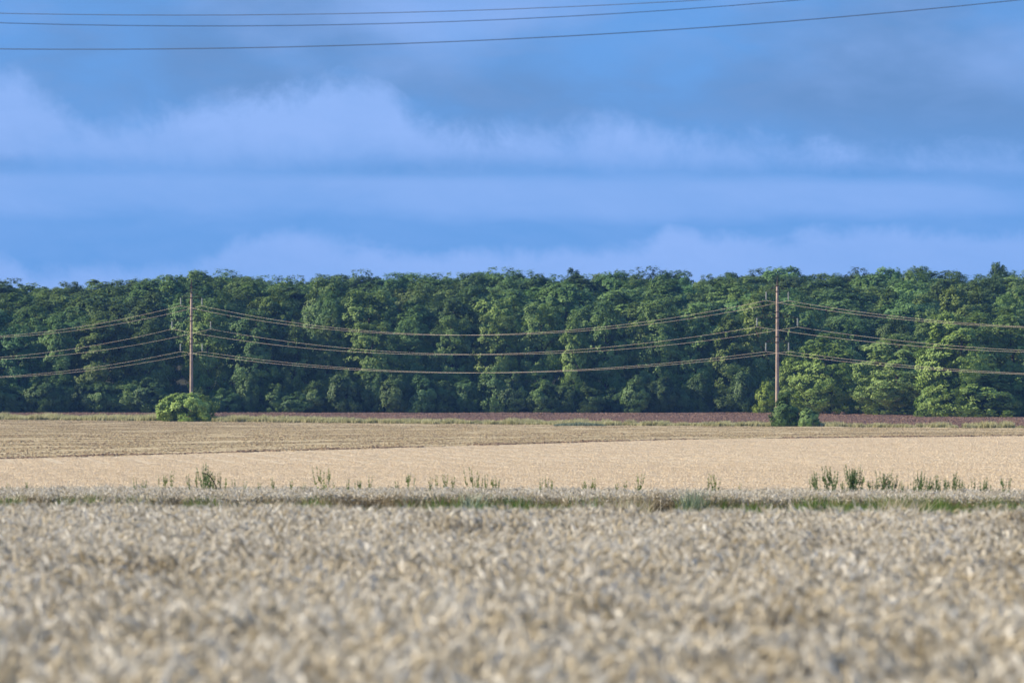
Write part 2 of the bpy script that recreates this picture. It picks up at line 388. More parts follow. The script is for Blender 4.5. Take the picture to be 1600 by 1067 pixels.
# ------------------------------------------------------------------ stubble, clods, grasses
def stubble_patch(seed):
    r = np.random.default_rng(seed); mb = MB('hgt', 'tone')
    for row in np.arange(-.94, 1, .25):
        for i in range(26):
            x = r.uniform(-1, 1); y = row + r.normal(0, .025); h_ = r.uniform(.08, .19); a = r.uniform(0, 3.14); wd = r.uniform(.008, .016); t = r.random()
            lx, ly = r.normal(0, .03, 2); c, s_ = math.cos(a) * wd, math.sin(a) * wd
            mb.add([(x - c, y - s_, 0), (x + c, y + s_, 0), (x + lx + c, y + ly + s_, h_), (x + lx - c, y + ly - s_, h_)], [(0, 1, 2, 3)], 0, hgt=[.3, .3, 1, 1], tone=t)
    for i in range(40):
        x, y = r.uniform(-1, 1, 2); a = r.uniform(0, 3.14); ll = r.uniform(.08, .2); c, s_ = math.cos(a), math.sin(a); z = r.uniform(.02, .1)
        mb.add([(x - c * ll, y - s_ * ll, z), (x + c * ll, y + s_ * ll, z + r.normal(0, .03)), (x + c * ll - s_ * .02, y + s_ * ll + c * .02, z), (x - c * ll - s_ * .02, y - s_ * ll + c * .02, z)], [(0, 1, 2, 3)], 0, hgt=1.0, tone=r.random())
    return mb
m_straw = straw_mat('cut_straw', (0.62, 0.49, 0.32), (0.76, 0.62, 0.43), (0.80, 0.68, 0.50), 0.15)
pts, rots, scs = [], [], []
D = 205.0
while D < 560:
    st = 1.95 if D < 330 else 2.6
    for x in np.arange(-.115 * D - 5, .115 * D + 5, st):
        if D > float(d_stub(x)) - 1.2: continue
        pts.append((x + rng.uniform(-.2, .2), D, float(zt(D)) + .01)); rots.append(rng.integers(0, 2) * math.pi + .02 + rng.normal(0, .01)); scs.append((1, 1, rng.uniform(.2, .35)))
    D += st
scatter('stubble', [stubble_patch(200 + k) for k in range(3)], [m_straw], pts, rots, scs, 'short straw stubble rows of the cut field', 'stubble', ('hgt', 'tone'))

def clod_patch(seed, n, size, zr, straw, half=2.5):
    r = np.random.default_rng(seed); mb = MB('hgt', 'tone')
    for i in range(n):
        x, y = r.uniform(-half, half, 2); s_ = r.uniform(*size); t = r.random()
        if r.random() < straw:
            for k in range(5):
                a = r.uniform(0, 6.28); hh_ = s_ * r.uniform(.8, 1.6); lx, ly = r.normal(0, s_ * .5, 2); c, q = math.cos(a) * s_ * .14, math.sin(a) * s_ * .14
                mb.add([(x - c, y - q, 0), (x + c, y + q, 0), (x + lx, y + ly, hh_)], [(0, 1, 2)], 1, hgt=[.2, .2, 1], tone=r.random())
        else:
            vs = [(x + math.cos(a) * s_ * r.uniform(.6, 1.1), y + math.sin(a) * s_ * r.uniform(.6, 1.1), -.03) for a in np.arange(5) * 1.2566]
            vs += [(x + math.cos(a + .5) * s_ * r.uniform(.3, .7), y + math.sin(a + .5) * s_ * r.uniform(.3, .7), s_ * zr * r.uniform(.6, 1.2)) for a in np.arange(5) * 1.2566]
            mb.add(vs, [(k, (k + 1) % 5, 5 + (k + 1) % 5, 5 + k) for k in range(5)] + [(5, 6, 7, 8, 9)], 0, hgt=.5, tone=t)
    return mb
m_clod = straw_mat('clod', (0.27, 0.19, 0.11), (0.27, 0.19, 0.11), (0.56, 0.43, 0.25), 0.0)
m_straw2 = straw_mat('harrowed_straw', (0.30, 0.24, 0.11), (0.60, 0.48, 0.28), (0.74, 0.62, 0.40), 0.2)
m_pclod = straw_mat('ploughed_clod', (0.20, 0.115, 0.074), (0.20, 0.115, 0.074), (0.31, 0.19, 0.13), 0.0)
def rowpts(lo, hi, step, marg, ang):
    P_, R_, S_ = [], [], []
    D = lo
    while D < hi:
        for x in np.arange(-.115 * D - 6, .115 * D + 6, step): P_.append((x + rng.uniform(-.5, .5), D + rng.uniform(-.5, .5)))
        D += step
    return P_
pts, rots, scs = [], [], []
for x, D in rowpts(320, 990, 4.2, 0, 0):
    if D < float(d_stub(x)) + 1.5 or D > float(d_line(x)) - 3: continue
    k = .8 + .5 * lown(x * .3 + D * .4, D * .05, 1.0)      # uneven, in drawn-out bands
    pts.append((x, D, float(zt(D)) + .04)); rots.append(rng.uniform(0, 6.28)); scs.append((1, 1, max(.3, k) * .7))
scatter('field_clods', [clod_patch(300 + k, 75, (.06, .17), .7, .6) for k in range(4)], [m_clod, m_straw2], pts, rots, scs, 'clods and straw tufts on the harrowed field', 'clods', ('hgt', 'tone'))
# dark furrow ridge along the border of stubble and harrowed field
pts, rots, scs = [], [], []
for x in np.arange(-60, 75, .7):
    D = float(d_stub(x)) + rng.normal(0, .5)
    if lown(x, 3, .25) > -.35 and rng.random() < .8: pts.append((x, D, float(zt(D)))); rots.append(rng.uniform(0, 6.28)); scs.append((.28, .28, rng.uniform(.4, 1.0)))
m_dclod = straw_mat('dark_clod', (0.18, 0.11, 0.065), (0.18, 0.11, 0.065), (0.36, 0.25, 0.15), 0.0)
scatter('furrow_ridge', [clod_patch(330 + k, 45, (.3, .7), .25, 0.0) for k in range(2)], [m_dclod], pts, rots, scs, 'dark turned furrow between stubble and harrowed field', 'furrow', ('hgt', 'tone'))
pts, rots, scs = [], [], []
for x, D in rowpts(690, 1060, 4.5, 0, 0):
    if D < float(d_line(x)) + 3 : continue
    pts.append((x, D, float(zt(D)) + .05)); rots.append(rng.uniform(0, 6.28)); scs.append((1, 1, rng.uniform(.7, 1.3)))
scatter('plough_clods', [clod_patch(340 + k, 110, (.1, .26), .6, .012) for k in range(3)], [m_pclod, m_straw2], pts, rots, scs, 'turned clods of the ploughed field', 'clods', ('hgt', 'tone'))

def grass_patch(seed, n, h0, h1, half, wd=.012, lean=.25):
    r = np.random.default_rng(seed); mb = MB('hgt', 'tone')
    for i in range(n):
        cx_, cy_ = r.uniform(-half, half, 2); tt = r.random()
        for k in range(7):
            x, y = cx_ + r.normal(0, .06), cy_ + r.normal(0, .06); h_ = r.uniform(h0, h1); a = r.uniform(0, 6.28); c, s_ = math.cos(a) * wd, math.sin(a) * wd
            lx, ly = r.normal(.25 * lean, lean * .6, 2) * h_
            mb.add([(x - c, y - s_, 0), (x + c, y + s_, 0), (x + lx * .4 + c * .8, y + ly * .4 + s_ * .8, h_ * .6), (x + lx * .4 - c * .8, y + ly * .4 - s_ * .8, h_ * .6), (x + lx, y + ly, h_)],
                   [(0, 1, 2, 3), (3, 2, 4)], 0, hgt=[0, 0, .6, .6, 1], tone=min(1, max(0, tt + r.normal(0, .15))))
    return mb
m_dry = straw_mat('dry_grass', (0.22, 0.22, 0.08), (0.46, 0.44, 0.20), (0.66, 0.62, 0.36), 0.3)
m_green = straw_mat('green_grass', (0.06, 0.11, 0.012), (0.12, 0.23, 0.03), (0.30, 0.33, 0.09), 0.35)
pts, rots, scs = [], [], []
for x in np.arange(-105, 82, .85):
    for k in range(7):
        D = float(d_line(x)) + rng.normal(-1.0, 2.6)
        dens = .62 + .5 * lown(x, 0, .22) + (.6 if x < -25 else 0) - (.45 if x > 52 else 0)
        if D < float(d_line(x)) - .5 and (abs(x - LP[0]) < 4.5 or abs(x - RP[0] - 2) < 4.6): continue
        if rng.random() < dens:
            hs = max(.3, rng.normal(.66 + (.2 if x < -30 else 0), .2) * (1 + .25 * lown(x, D * .1, .5, 1)))
            pts.append((x + rng.uniform(-.4, .4), D, float(zt(D)) + .05)); rots.append(rng.uniform(0, 6.28)); scs.append((1.1, 1.1, hs))
scatter('field_edge_grass', [grass_patch(400 + k, 26, .35, 1.0, .7, .03) for k in range(3)], [m_dry], pts, rots, scs, 'pale dry grass growing along the power line', 'grass', ('hgt', 'tone'))
pts, rots, scs = [], [], []
for x in np.arange(-21, 20, .35):
    f = float(strip_front(x)); px = 800 + x / f * FPX
    for k in range(3):
        dens = .17
        for c_, w_, q in ((795, 70, .9), (740, 20, .6), (460, 40, .5), (110, 40, .7), (1085, 25, .7), (1330, 75, 1.1), (1420, 50, .6), (1470, 45, 1.1), (1560, 60, .7)): dens += q * math.exp(-((px - c_) / w_) ** 2)
        if rng.random() < dens:
            D = f - abs(rng.normal(.5, 1.1)) + .3
            pts.append((x, D, float(zt(D)))); rots.append(rng.uniform(0, 6.28)); scs.append((1, 1, rng.uniform(.7, 1.3)))
scatter('track_grass', [grass_patch(420 + k, 16, .4, .85, .35, .012, .45) for k in range(3)], [m_green], pts, rots, scs, 'fresh green grass at the foot of the wheat strip', 'grass', ('hgt', 'tone'))

# ------------------------------------------------------------------ trees
def leaf_mat(name, dark, light, transl=0.22, rough=0.55):
    m, h, o = new_mat(name)
    oi = h.n('ShaderNodeObjectInfo')
    c = h.mix(attr(h, 'tone'), dark, light)
    c = h.mix(1.0, c, oi.outputs['Color'], 'MULTIPLY')
    finish(h, o, c, rough, transl=transl, spec=0.3)
    return m
m_leaf = leaf_mat('leaf', (0.090, 0.165, 0.036), (0.245, 0.350, 0.098))
m_bark = plain('bark', (0.10, 0.075, 0.05), 0.9, var=0.35, scale=2)

def crown_mesh(seed, Rr, z0, z1, prof, nl, ncl, nle, lobe, leaf=(.24, .44), clr=(.42, .8)):
    """leaves in clumps on the faces of lobes that fill the crown's volume"""
    r = np.random.default_rng(seed)
    lobes = []; tries = 0
    while len(lobes) < nl and tries < 4000:
        tries += 1
        t = r.random(); zc = z0 + (z1 - z0) * t; rr = Rr * np.interp(t, [p[0] for p in prof], [p[1] for p in prof]); lr = r.uniform(*lobe)
        a = r.uniform(0, 6.283); q = math.sqrt(r.random()); rad = max(0, rr - lr * .8) * q ** .6
        c = np.array([math.cos(a) * rad, math.sin(a) * rad, min(zc, z1 - lr * .8)])
        if all(np.linalg.norm(c - b) > .55 * (lr + s_) for b, s_ in lobes): lobes.append((c, lr))
    V_, F_, T_ = [], [], []
    for c, lr in lobes:
        lt = r.normal(0, .09); en = np.array([c[0] / Rr, c[1] / Rr, (c[2] - (z0 * .6 + z1 * .4)) / (z1 - z0) * 2.0]); en /= max(.35, np.linalg.norm(en))
        for k in range(ncl):
            d = r.normal(0, 1, 3) + en * .9; d[2] = d[2] * .85 + .3; d /= np.linalg.norm(d)
            cc = c + d * lr * r.uniform(.6, 1.12); cr = r.uniform(*clr); ct = r.normal(.45, .11) + lt
            e = r.normal(0, 1, (nle, 3)) + d * .7; e /= np.linalg.norm(e, axis=1)[:, None]
            ps = cc + e * (cr * (r.uniform(.5, 1.1, (nle, 1)) + .35 * (r.random((nle, 1)) < .12)))
            nn = e * .42 + d * .28 + en * 1.15 + r.normal(0, .34, (nle, 3)); nn[:, 2] += .15; nn /= np.linalg.norm(nn, axis=1)[:, None]
            rv = r.normal(0, 1, (nle, 3)); u = np.cross(nn, rv); u /= np.linalg.norm(u, axis=1)[:, None]; v = np.cross(nn, u)
            s_ = r.uniform(leaf[0], leaf[1], (nle, 1)) * .5
            b = len(V_) 
            quad = np.stack([ps - u * s_ * 1.25, ps - v * s_ * .7 + nn * s_ * .2, ps + u * s_ * 1.25, ps + v * s_ * .7 + nn * s_ * .2], 1).reshape(-1, 3)
            V_.extend(quad.tolist()); F_.extend([(b + 4 * i, b + 4 * i + 1, b + 4 * i + 2, b + 4 * i + 3) for i in range(nle)])
            T_.extend(np.repeat(np.clip(r.normal(ct, .14, nle), 0, 1), 4).tolist())
    me = bpy.data.meshes.new('crown'); me.from_pydata(V_, [], F_); me.materials.append(m_leaf)
    me.attributes.new('tone', 'FLOAT', 'POINT').data.foreach_set('value', T_); me.update()
    return me, lobes
def trunk_mesh(seed, h_, r0, lobes):
    r = np.random.default_rng(seed); mb = MB()
    bend = r.normal(0, .25, (5, 2)); bend[0] = 0
    P_ = [(bend[i][0] * i * .3, bend[i][1] * i * .3, h_ * i / 4) for i in range(5)]
    tube(mb, P_, [r0 * 1.25, r0, r0 * .8, r0 * .5, r0 * .15], 7)
    for c, lr in lobes[::2]:
        t = min(.85, max(.12, (c[2] - lr * 1.3) / h_)); i = min(3, int(t * 4)); f = t * 4 - i
        b = Vector(P_[i]).lerp(Vector(P_[i + 1]), f); e = Vector(c)
        tube(mb, [b, b.lerp(e, .55) + Vector((0, 0, .3)), e], [r0 * .38, r0 * .22, r0 * .07], 5)
    return mb.mesh('trunk', [m_bark], True)
PROF = {'round': [(0, .45), (.25, .9), (.55, 1), (.8, .8), (1, .35)], 'tall': [(0, .6), (.2, .95), (.6, .9), (.85, .65), (1, .25)],
        'edge': [(0, .95), (.3, 1), (.6, .92), (.85, .7), (1, .3)], 'dome': [(0, 1), (.4, .95), (.7, .75), (1, .3)], 'cone': [(0, 1), (.3, .85), (.6, .55), (.85, .28), (1, .1)]}
# prototypes: real size in metres; (kind word, crown mesh, trunk mesh, width, height)
PROTO = {}
def proto(key, word, seed, Rr, H, z0, prof, nl, ncl, nle, lobe, leaf=(.24, .44), clr=(.42, .8)):
    cm, lb = crown_mesh(seed, Rr, z0, H, PROF[prof], nl, ncl, nle, lobe, leaf, clr)
    co = np.zeros(len(cm.vertices) * 3); cm.vertices.foreach_get('co', co); co = co.reshape(-1, 3)
    PROTO[key] = (word, cm, trunk_mesh(seed + 1, H * .9, .05 + H * .011, lb), np.percentile(abs(co[:, 0]), 98) * 2, co[:, 2].max())
for k in range(4): proto('wood%d' % k, 'round', 500 + k, 4.6, 18, 6.0, 'round', 24, 22, 34, (1.5, 2.7), clr=(.35, .72))
for k in range(3): proto('edge%d' % k, 'broad', 520 + k, 4.6, 18, 1.2, 'edge', 36, 20, 36, (1.5, 2.6), clr=(.35, .72))
for k in range(2): proto('tall%d' % k, 'narrow', 540 + k, 3.4, 18, 2.0, 'tall', 26, 18, 36, (1.2, 2.0), clr=(.35, .7))
for k in range(3): proto('shrub%d' % k, 'bushy', 560 + k, 2.9, 6, .3, 'dome', 24, 13, 38, (.8, 1.3), (.2, .36), (.36, .6))
proto('bushA', 'spreading', 580, 4.5, 4.4, .2, 'dome', 40, 14, 34, (.7, 1.1), (.2, .36), (.3, .5))
proto('bushB', 'upright', 584, 1.9, 4.6, .1, 'cone', 22, 14, 34, (.5, .85), (.16, .3), (.22, .4))
proto('bushC', 'small', 588, 1.55, 2.9, .1, 'dome', 16, 14, 34, (.45, .75), (.15, .28), (.2, .36))

def ordinal(n): return '%d%s' % (n, 'th' if 10 <= n % 100 <= 20 else {1: 'st', 2: 'nd', 3: 'rd'}.get(n % 10, 'th'))
def plant_tree(key, px, D, width, height, tint, name, label, group=None, zoff=0.0, category='tree'):
    word, cm, tm, pw, ph = PROTO[key]
    x = xat(px, D)
    e = empty(name, (x, D, float(zt(D)) + zoff), label=label, category=category)
    if group: e['group'] = group
    e.scale = (width / pw, width / pw, height / ph); e.rotation_euler = (0, 0, rng.uniform(0, 6.283))
    c = make_obj('crown', cm, e); c.color = (*tint, 1)
    make_obj('trunk', tm, e)
    return e
def tint(v=.16, base=(1, 1, 1)):
    b = rng.normal(1, v * 1.3); y = rng.normal(.02, .075)
    return tuple(float(max(.4, q)) for q in (base[0] * b * (1 + y), base[1] * b, base[2] * b * (1 - y)))
SKYL = [(-400, 430), (0, 431), (40, 435), (65, 441), (120, 436), (200, 431), (260, 425), (300, 427), (345, 415), (390, 424), (450, 428), (520, 427), (560, 420), (640, 424), (700, 420), (800, 417), (860, 422), (905, 424), (940, 421),
        (985, 424), (1020, 416), (1080, 419), (1110, 426), (1180, 418), (1220, 416), (1260, 425), (1300, 421), (1360, 414), (1420, 413), (1480, 416), (1500, 422), (1560, 418), (1600, 416), (2000, 420)]
skx = [s_[0] for s_ in SKYL]; sky_y = [s_[1] for s_ in SKYL]
rowname = ['front', 'second', 'third', 'fourth', 'fifth', 'skyline']
trees = []      # (row, px, D, ytop, wpx, key, tint)
# front row and other crowns that stand out in the photograph
HAND = [(0, 30, 1062, 503, 75), (0, 92, 1060, 486, 58), (0, 160, 1061, 482, 105), (0, 232, 1064, 497, 80), (0, 325, 1066, 466, 78), (0, 398, 1064, 478, 92), (0, 462, 1063, 498, 52), (0, 512, 1065, 492, 70),
        (0, 580, 1062, 500, 85), (0, 640, 1066, 494, 72), (0, 705, 1065, 491, 82), (0, 778, 1063, 487, 76), (0, 848, 1064, 471, 82), (0, 897, 1058, 493, 44), (0, 948, 1064, 466, 78), (0, 1028, 1065, 461, 86),
        (0, 1092, 1064, 492, 72), (0, 1140, 1061, 489, 60), (0, 1190, 1066, 446, 88), (0, 1262, 1066, 484, 80), (0, 1330, 1066, 492, 76), (0, 1398, 1062, 488, 66), (0, 1455, 1066, 480, 70),
        (1, 50, 1086, 474, 80), (1, 232, 1090, 452, 90), (1, 575, 1088, 449, 105), (1, 520, 1090, 452, 70), (1, 1505, 1080, 444, 95)]
for t_ in HAND:
    key = random.choice(['edge0', 'edge1', 'edge2'] if t_[4] > 62 else ['tall0', 'tall1'])
    trees.append([t_[0], t_[1], t_[2], t_[3], t_[4], key, tint(.14)])
for px in (-170, -100, -35, 1530, 1610, 1690, 1770): trees.append([0, px, 1064 + rng.uniform(-3, 3), 490 + rng.uniform(-18, 8), 85, random.choice(['edge0', 'edge1', 'edge2']), tint()])
for row, D0, y0, dy, stp in ((1, 1089, 464, 8, 74), (2, 1116, 449, 7, 72), (3, 1145, 438, 5, 66), (4, 1178, 428, 3, 56)):
    px = -190 + rng.uniform(0, 40)
    while px < 1800:
        if not any(t_[0] == row and abs(t_[1] - px) < 48 for t_ in trees if row == 1):
            base = np.interp(px, skx, sky_y) - 420
            trees.append([row, px, D0 + rng.uniform(-8, 8), y0 + .6 * base + rng.normal(0, dy), rng.uniform(66, 122), 'wood%d' % rng.integers(0, 4) if rng.random() < .8 else 'tall%d' % rng.integers(0, 2), tint(.17)])
        px += stp * rng.uniform(.75, 1.25)
px = -150
while px < 1760:
    trees.append([5, px, 1212 + rng.uniform(-8, 12), float(np.interp(px, skx, sky_y)) + rng.normal(1, 2.5), rng.uniform(56, 104), 'wood%d' % rng.integers(0, 4), tint(.15)])
    px += 38 * rng.uniform(.7, 1.3)
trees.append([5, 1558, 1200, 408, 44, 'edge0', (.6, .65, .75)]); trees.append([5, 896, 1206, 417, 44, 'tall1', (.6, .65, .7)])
tw = lambda t_: 'yellowish green' if t_[0] / max(t_[2], .01) > 1.13 and t_[1] > .95 else 'dark green' if t_[1] < .86 else 'light green' if t_[1] > 1.16 else 'mid green'
trees.sort(key=lambda t_: t_[1])
cnt = {}
for row, px, D, yt, wpx, key, tn in trees:
    g = float(zt(D)); h_ = zat(yt, D) - g; wd = wpx / FPX * D
    if 0 <= px <= 1600:
        sec = 'left of the left pole' if px < 299 else 'right of the left pole' if px < 1214 else 'right of the right pole'
        cnt[(row, sec)] = cnt.get((row, sec), 0) + 1; i_ = ordinal(cnt[(row, sec)])
        rn = 'on the wood skyline' if row == 5 else 'in the wood front row' if row == 0 else 'in wood row %s' % ['one', 'two', 'three', 'four', 'five'][row]
        if px < 299: lab = '%s %s tree %s, %s from the left edge' % (tw(tn), PROTO[key][0], rn, i_)
        else: lab = '%s %s tree %s, %s %s' % (tw(tn), PROTO[key][0], rn, i_, sec.replace('right of the', 'right of'))
    else:
        lab = 'broadleaf tree of the wood outside the %s edge' % ('left' if px < 0 else 'right')
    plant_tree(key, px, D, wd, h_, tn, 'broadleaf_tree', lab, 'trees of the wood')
# undergrowth shrubs along the foot of the wood, tint darkened as painted shade
px = -120; k = 0; i_ = 0
while px < 1240:
    D = 1053 + rng.uniform(-1.5, 2.5); yt = rng.uniform(570, 615)
    if px >= 0: i_ += 1
    lab = 'shade-tinted bushy shrub at the foot of the wood, %s from the left edge' % ordinal(i_) if px >= 0 else 'shrub at the foot of the wood outside the left edge'
    plant_tree('shrub%d' % rng.integers(0, 3), px, D, rng.uniform(38, 62) / FPX * D, zat(yt, D) - float(zt(D)), tint(.12, (.72, .76, .85)), 'woodland_shrub', lab, 'shrubs at the foot of the wood', category='shrub')
    px += rng.uniform(26, 48)
# right hand group that comes forward; paler tints partly paint its stronger sun
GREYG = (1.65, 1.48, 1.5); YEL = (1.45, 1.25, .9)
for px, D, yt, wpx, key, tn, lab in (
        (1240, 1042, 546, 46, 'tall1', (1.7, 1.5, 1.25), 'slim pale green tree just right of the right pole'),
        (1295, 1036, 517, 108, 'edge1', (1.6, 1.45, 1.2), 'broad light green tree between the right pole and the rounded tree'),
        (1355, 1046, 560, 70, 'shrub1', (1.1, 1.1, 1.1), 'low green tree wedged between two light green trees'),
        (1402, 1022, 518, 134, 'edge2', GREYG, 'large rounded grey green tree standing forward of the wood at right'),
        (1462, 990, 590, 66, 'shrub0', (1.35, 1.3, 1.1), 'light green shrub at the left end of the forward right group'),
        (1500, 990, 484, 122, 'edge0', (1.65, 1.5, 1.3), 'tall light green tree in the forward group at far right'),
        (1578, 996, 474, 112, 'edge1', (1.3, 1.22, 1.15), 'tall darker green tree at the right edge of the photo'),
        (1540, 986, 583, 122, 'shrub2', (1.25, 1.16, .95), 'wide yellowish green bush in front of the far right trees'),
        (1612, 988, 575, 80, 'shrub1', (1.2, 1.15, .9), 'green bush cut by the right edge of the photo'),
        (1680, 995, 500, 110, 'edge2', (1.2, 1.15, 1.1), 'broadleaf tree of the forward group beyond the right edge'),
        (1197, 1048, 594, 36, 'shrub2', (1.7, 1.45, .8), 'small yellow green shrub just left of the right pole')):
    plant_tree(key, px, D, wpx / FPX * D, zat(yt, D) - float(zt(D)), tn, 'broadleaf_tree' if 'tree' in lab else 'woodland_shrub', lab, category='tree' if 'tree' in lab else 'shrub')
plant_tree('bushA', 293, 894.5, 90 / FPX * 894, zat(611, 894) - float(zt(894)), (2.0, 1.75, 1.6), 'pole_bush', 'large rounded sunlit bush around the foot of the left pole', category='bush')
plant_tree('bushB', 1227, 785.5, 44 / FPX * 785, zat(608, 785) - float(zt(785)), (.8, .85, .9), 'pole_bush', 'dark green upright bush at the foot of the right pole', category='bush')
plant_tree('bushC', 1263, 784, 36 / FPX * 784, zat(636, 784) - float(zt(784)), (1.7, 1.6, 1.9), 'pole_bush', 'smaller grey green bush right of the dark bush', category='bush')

# ------------------------------------------------------------------ power line
m_conc = plain('concrete', (0.38, 0.285, 0.225), 0.85, var=0.2, scale=1.2)
m_steel = plain('rusty_steel', (0.10, 0.065, 0.05), 0.6, metal=0.3, var=0.3, scale=5)
m_glass = plain('insulator_glass', (0.42, 0.44, 0.42), 0.35, spec=0.5)
m_wire = plain('wire_aluminium', (0.55, 0.46, 0.36), 0.6)
m_wire2 = plain('wire_dark', (0.22, 0.24, 0.27), 0.6)
LEV = [('top', 0), ('middle', 1), ('bottom', 2)]
def hang(foot, top_y, D):        # heights of the conductors above a pole foot
    return [zat(y, D) for y in top_y]
HL = hang(LP, (477.3, 513.6, 548.8), 900); HR = hang(RP, (469.3, 510.3, 548.8), 790)
ARM = (2.05, 3.75, 2.1)
def build_pole(foot, zc, ztip, heights, lattice, label):
    base = Vector((foot[0], foot[1], float(zt(foot[1])) - .1)); e = empty('power_pole', base, label=label, category='power pole', group='poles of the power line across the fields')
    loc = lambda p: Vector(p) - base
    mb = MB(); H = zc - base.z; n = 9
    tube(mb, [(0, 0, H * i / n) for i in range(n + 1)], [.30 - .13 * i / n for i in range(n + 1)], 20); make_obj('shaft', mb.mesh('shaft', [m_conc], True), e)
    tip = MB(); T = ztip - base.z
    if lattice:
        for a in range(4):
            q = a * math.pi / 2 + .5; c, s_ = math.cos(q), math.sin(q); c2, s2 = math.cos(q + math.pi / 2), math.sin(q + math.pi / 2)
            tube(tip, [(c * .22, s_ * .22, H - .9), (c * .03, s_ * .03, T)], [.03, .025], 5)
            for k in range(4):
                f0, f1 = k / 4.5, (k + 1) / 4.5; r0, r1 = .22 - .19 * f0, .22 - .19 * f1; z0, z1 = H - .9 + (T - H + .9) * f0, H - .9 + (T - H + .9) * f1
                tube(tip, [(c * r0, s_ * r0, z0), (c2 * r1, s2 * r1, z1)], [.016, .016], 4)
    else:
        tube(tip, [(0, 0, H - .2), (0, 0, H + .5), (0, 0, T)], [.07, .05, .02], 6)
        for s_ in (-1, 1): tube(tip, [(s_ * .28 * LPERP.x, s_ * .28 * LPERP.y, H + .05), (0, 0, H + .75)], [.025, .02], 4)
        tube(tip, [(-.34 * LPERP.x, -.34 * LPERP.y, H + .05), (.34 * LPERP.x, .34 * LPERP.y, H + .05)], [.04, .04], 5)
    make_obj('lightning_tip', tip.mesh('lightning_tip', [m_steel]), e)
    for lv, z in enumerate(heights):
        zb = z + 1.28 - base.z; zu = zb + .78; rs = .30 - .13 * (zb / H)
        for zz in (zb, zu):
            b = MB(); tube(b, [(0, 0, zz - .07), (0, 0, zz + .07)], [rs + .03, rs + .03], 18); make_obj('clamp_band', b.mesh('clamp_band', [m_steel], False), e)
        for sgn in (-1, 1):
            A = MB(); tipv = LPERP * sgn * ARM[lv]
            for o in (-.16, .16):
                st = LPERP * sgn * rs * .7 + LD * o; tube(A, [(st.x, st.y, zb), (tipv.x, tipv.y, zb)], [.028, .028], 5)
                tube(A, [(st.x, st.y, zu), (tipv.x, tipv.y, zb + .04)], [.018, .018], 5)
            for k in range(1, 4):
                f = k / 4; m_ = LPERP * sgn * (rs + (ARM[lv] - rs) * f); wv = LD * .16 * (1 - f)
                tube(A, [m_ - wv + Vector((0, 0, zb)), m_ + wv + Vector((0, 0, zb))], [.018, .018], 4)
                tube(A, [m_ + Vector((0, 0, zb)), m_ + Vector((0, 0, zb + (zu - zb) * (1 - f)))], [.014, .014], 4)
            make_obj('crossarm', A.mesh('crossarm', [m_steel]), e)
            I = MB(); zs = []; rr = []
            tube(I, [(tipv.x, tipv.y, zb), (tipv.x, tipv.y, z - base.z - .02)], [.02, .02], 5)
            for k in range(8):
                zc_ = zb - .16 - k * .125
                tube(I, [(tipv.x, tipv.y, zc_ + .05), (tipv.x, tipv.y, zc_), (tipv.x, tipv.y, zc_ - .045)], [.045, .13, .10], 10)
            make_obj('insulator', I.mesh('insulator', [m_glass], False), e)
    return e
build_pole(LP, zat(457.5, 900), zat(436.5, 900), HL, True, 'tall concrete power pole with lattice tip rising from the rounded left bush')
build_pole(RP, zat(446.5, 790), zat(429.5, 790), HR, False, 'tall concrete power pole with thin rod tip above the dark right bush')
prev = Vector((LP[0], LP[1], 0)) - LD * SPAN; nxt = Vector((RP[0], RP[1], 0)) + LD * SPAN
for lv, (nm, _) in enumerate(LEV):
    for sgn, side in ((-1, 'nearer'), (1, 'farther')):
        o = LPERP * sgn * ARM[lv]
        P0 = prev + o + Vector((0, 0, HL[lv] - .3)); P1 = Vector((LP[0], LP[1], HL[lv])) + o; P2 = Vector((RP[0], RP[1], HR[lv])) + o; P3 = nxt + o + Vector((0, 0, HR[lv] + (1.2 if lv < 2 else .9)))
        sag = ((5.0, 4.9, 4.4), (4.72, 3.95, 3.15), (4.6, 4.1, 3.5))
        ptsw = []
        for (a, b, sg) in ((P0, P1, sag[0][lv]), (P1, P2, sag[1][lv]), (P2, P3, sag[2][lv])):
            for k in range(40):
                t = k / 40; p = a.lerp(b, t); p.z -= 4 * sg * t * (1 - t); ptsw.append(p)
        ptsw.append(P3)
        mb = MB(); tube(mb, ptsw, [.0145] * len(ptsw), 6)
        make_obj('power_wire', mb.mesh('power_wire', [m_wire], True), label='%s wire of the %s pair strung between the two concrete poles' % (side, nm), category='wire', group='wires of the far power line')
for pt, lab in (([(0, 20.5), (300, 24.2), (800, 13.5), (1100, 0)], 'topmost of the three dark wires crossing the sky'), ([(0, 35.5), (350, 41), (800, 29.5), (1250, 0)], 'middle of the three dark wires crossing the sky'),
                ([(0, 76.5), (400, 74), (800, 61), (1600, -1)], 'lowest and thickest of the three wires crossing the sky')):
    D = 150.0; c = np.polyfit([(p[0] - 800) / FPX * D for p in pt], [(533 - p[1]) / FPX * D for p in pt], 2)
    mb = MB(); X = np.linspace(-60, 70, 90)
    rr = .0115 if 'lowest' in lab else .0095
    tube(mb, [(x, D, float(np.polyval(c, x))) for x in X], [rr] * len(X), 6)
    make_obj('overhead_wire', mb.mesh('overhead_wire', [m_wire2], True), label=lab, category='wire', group='near overhead wires in the sky')

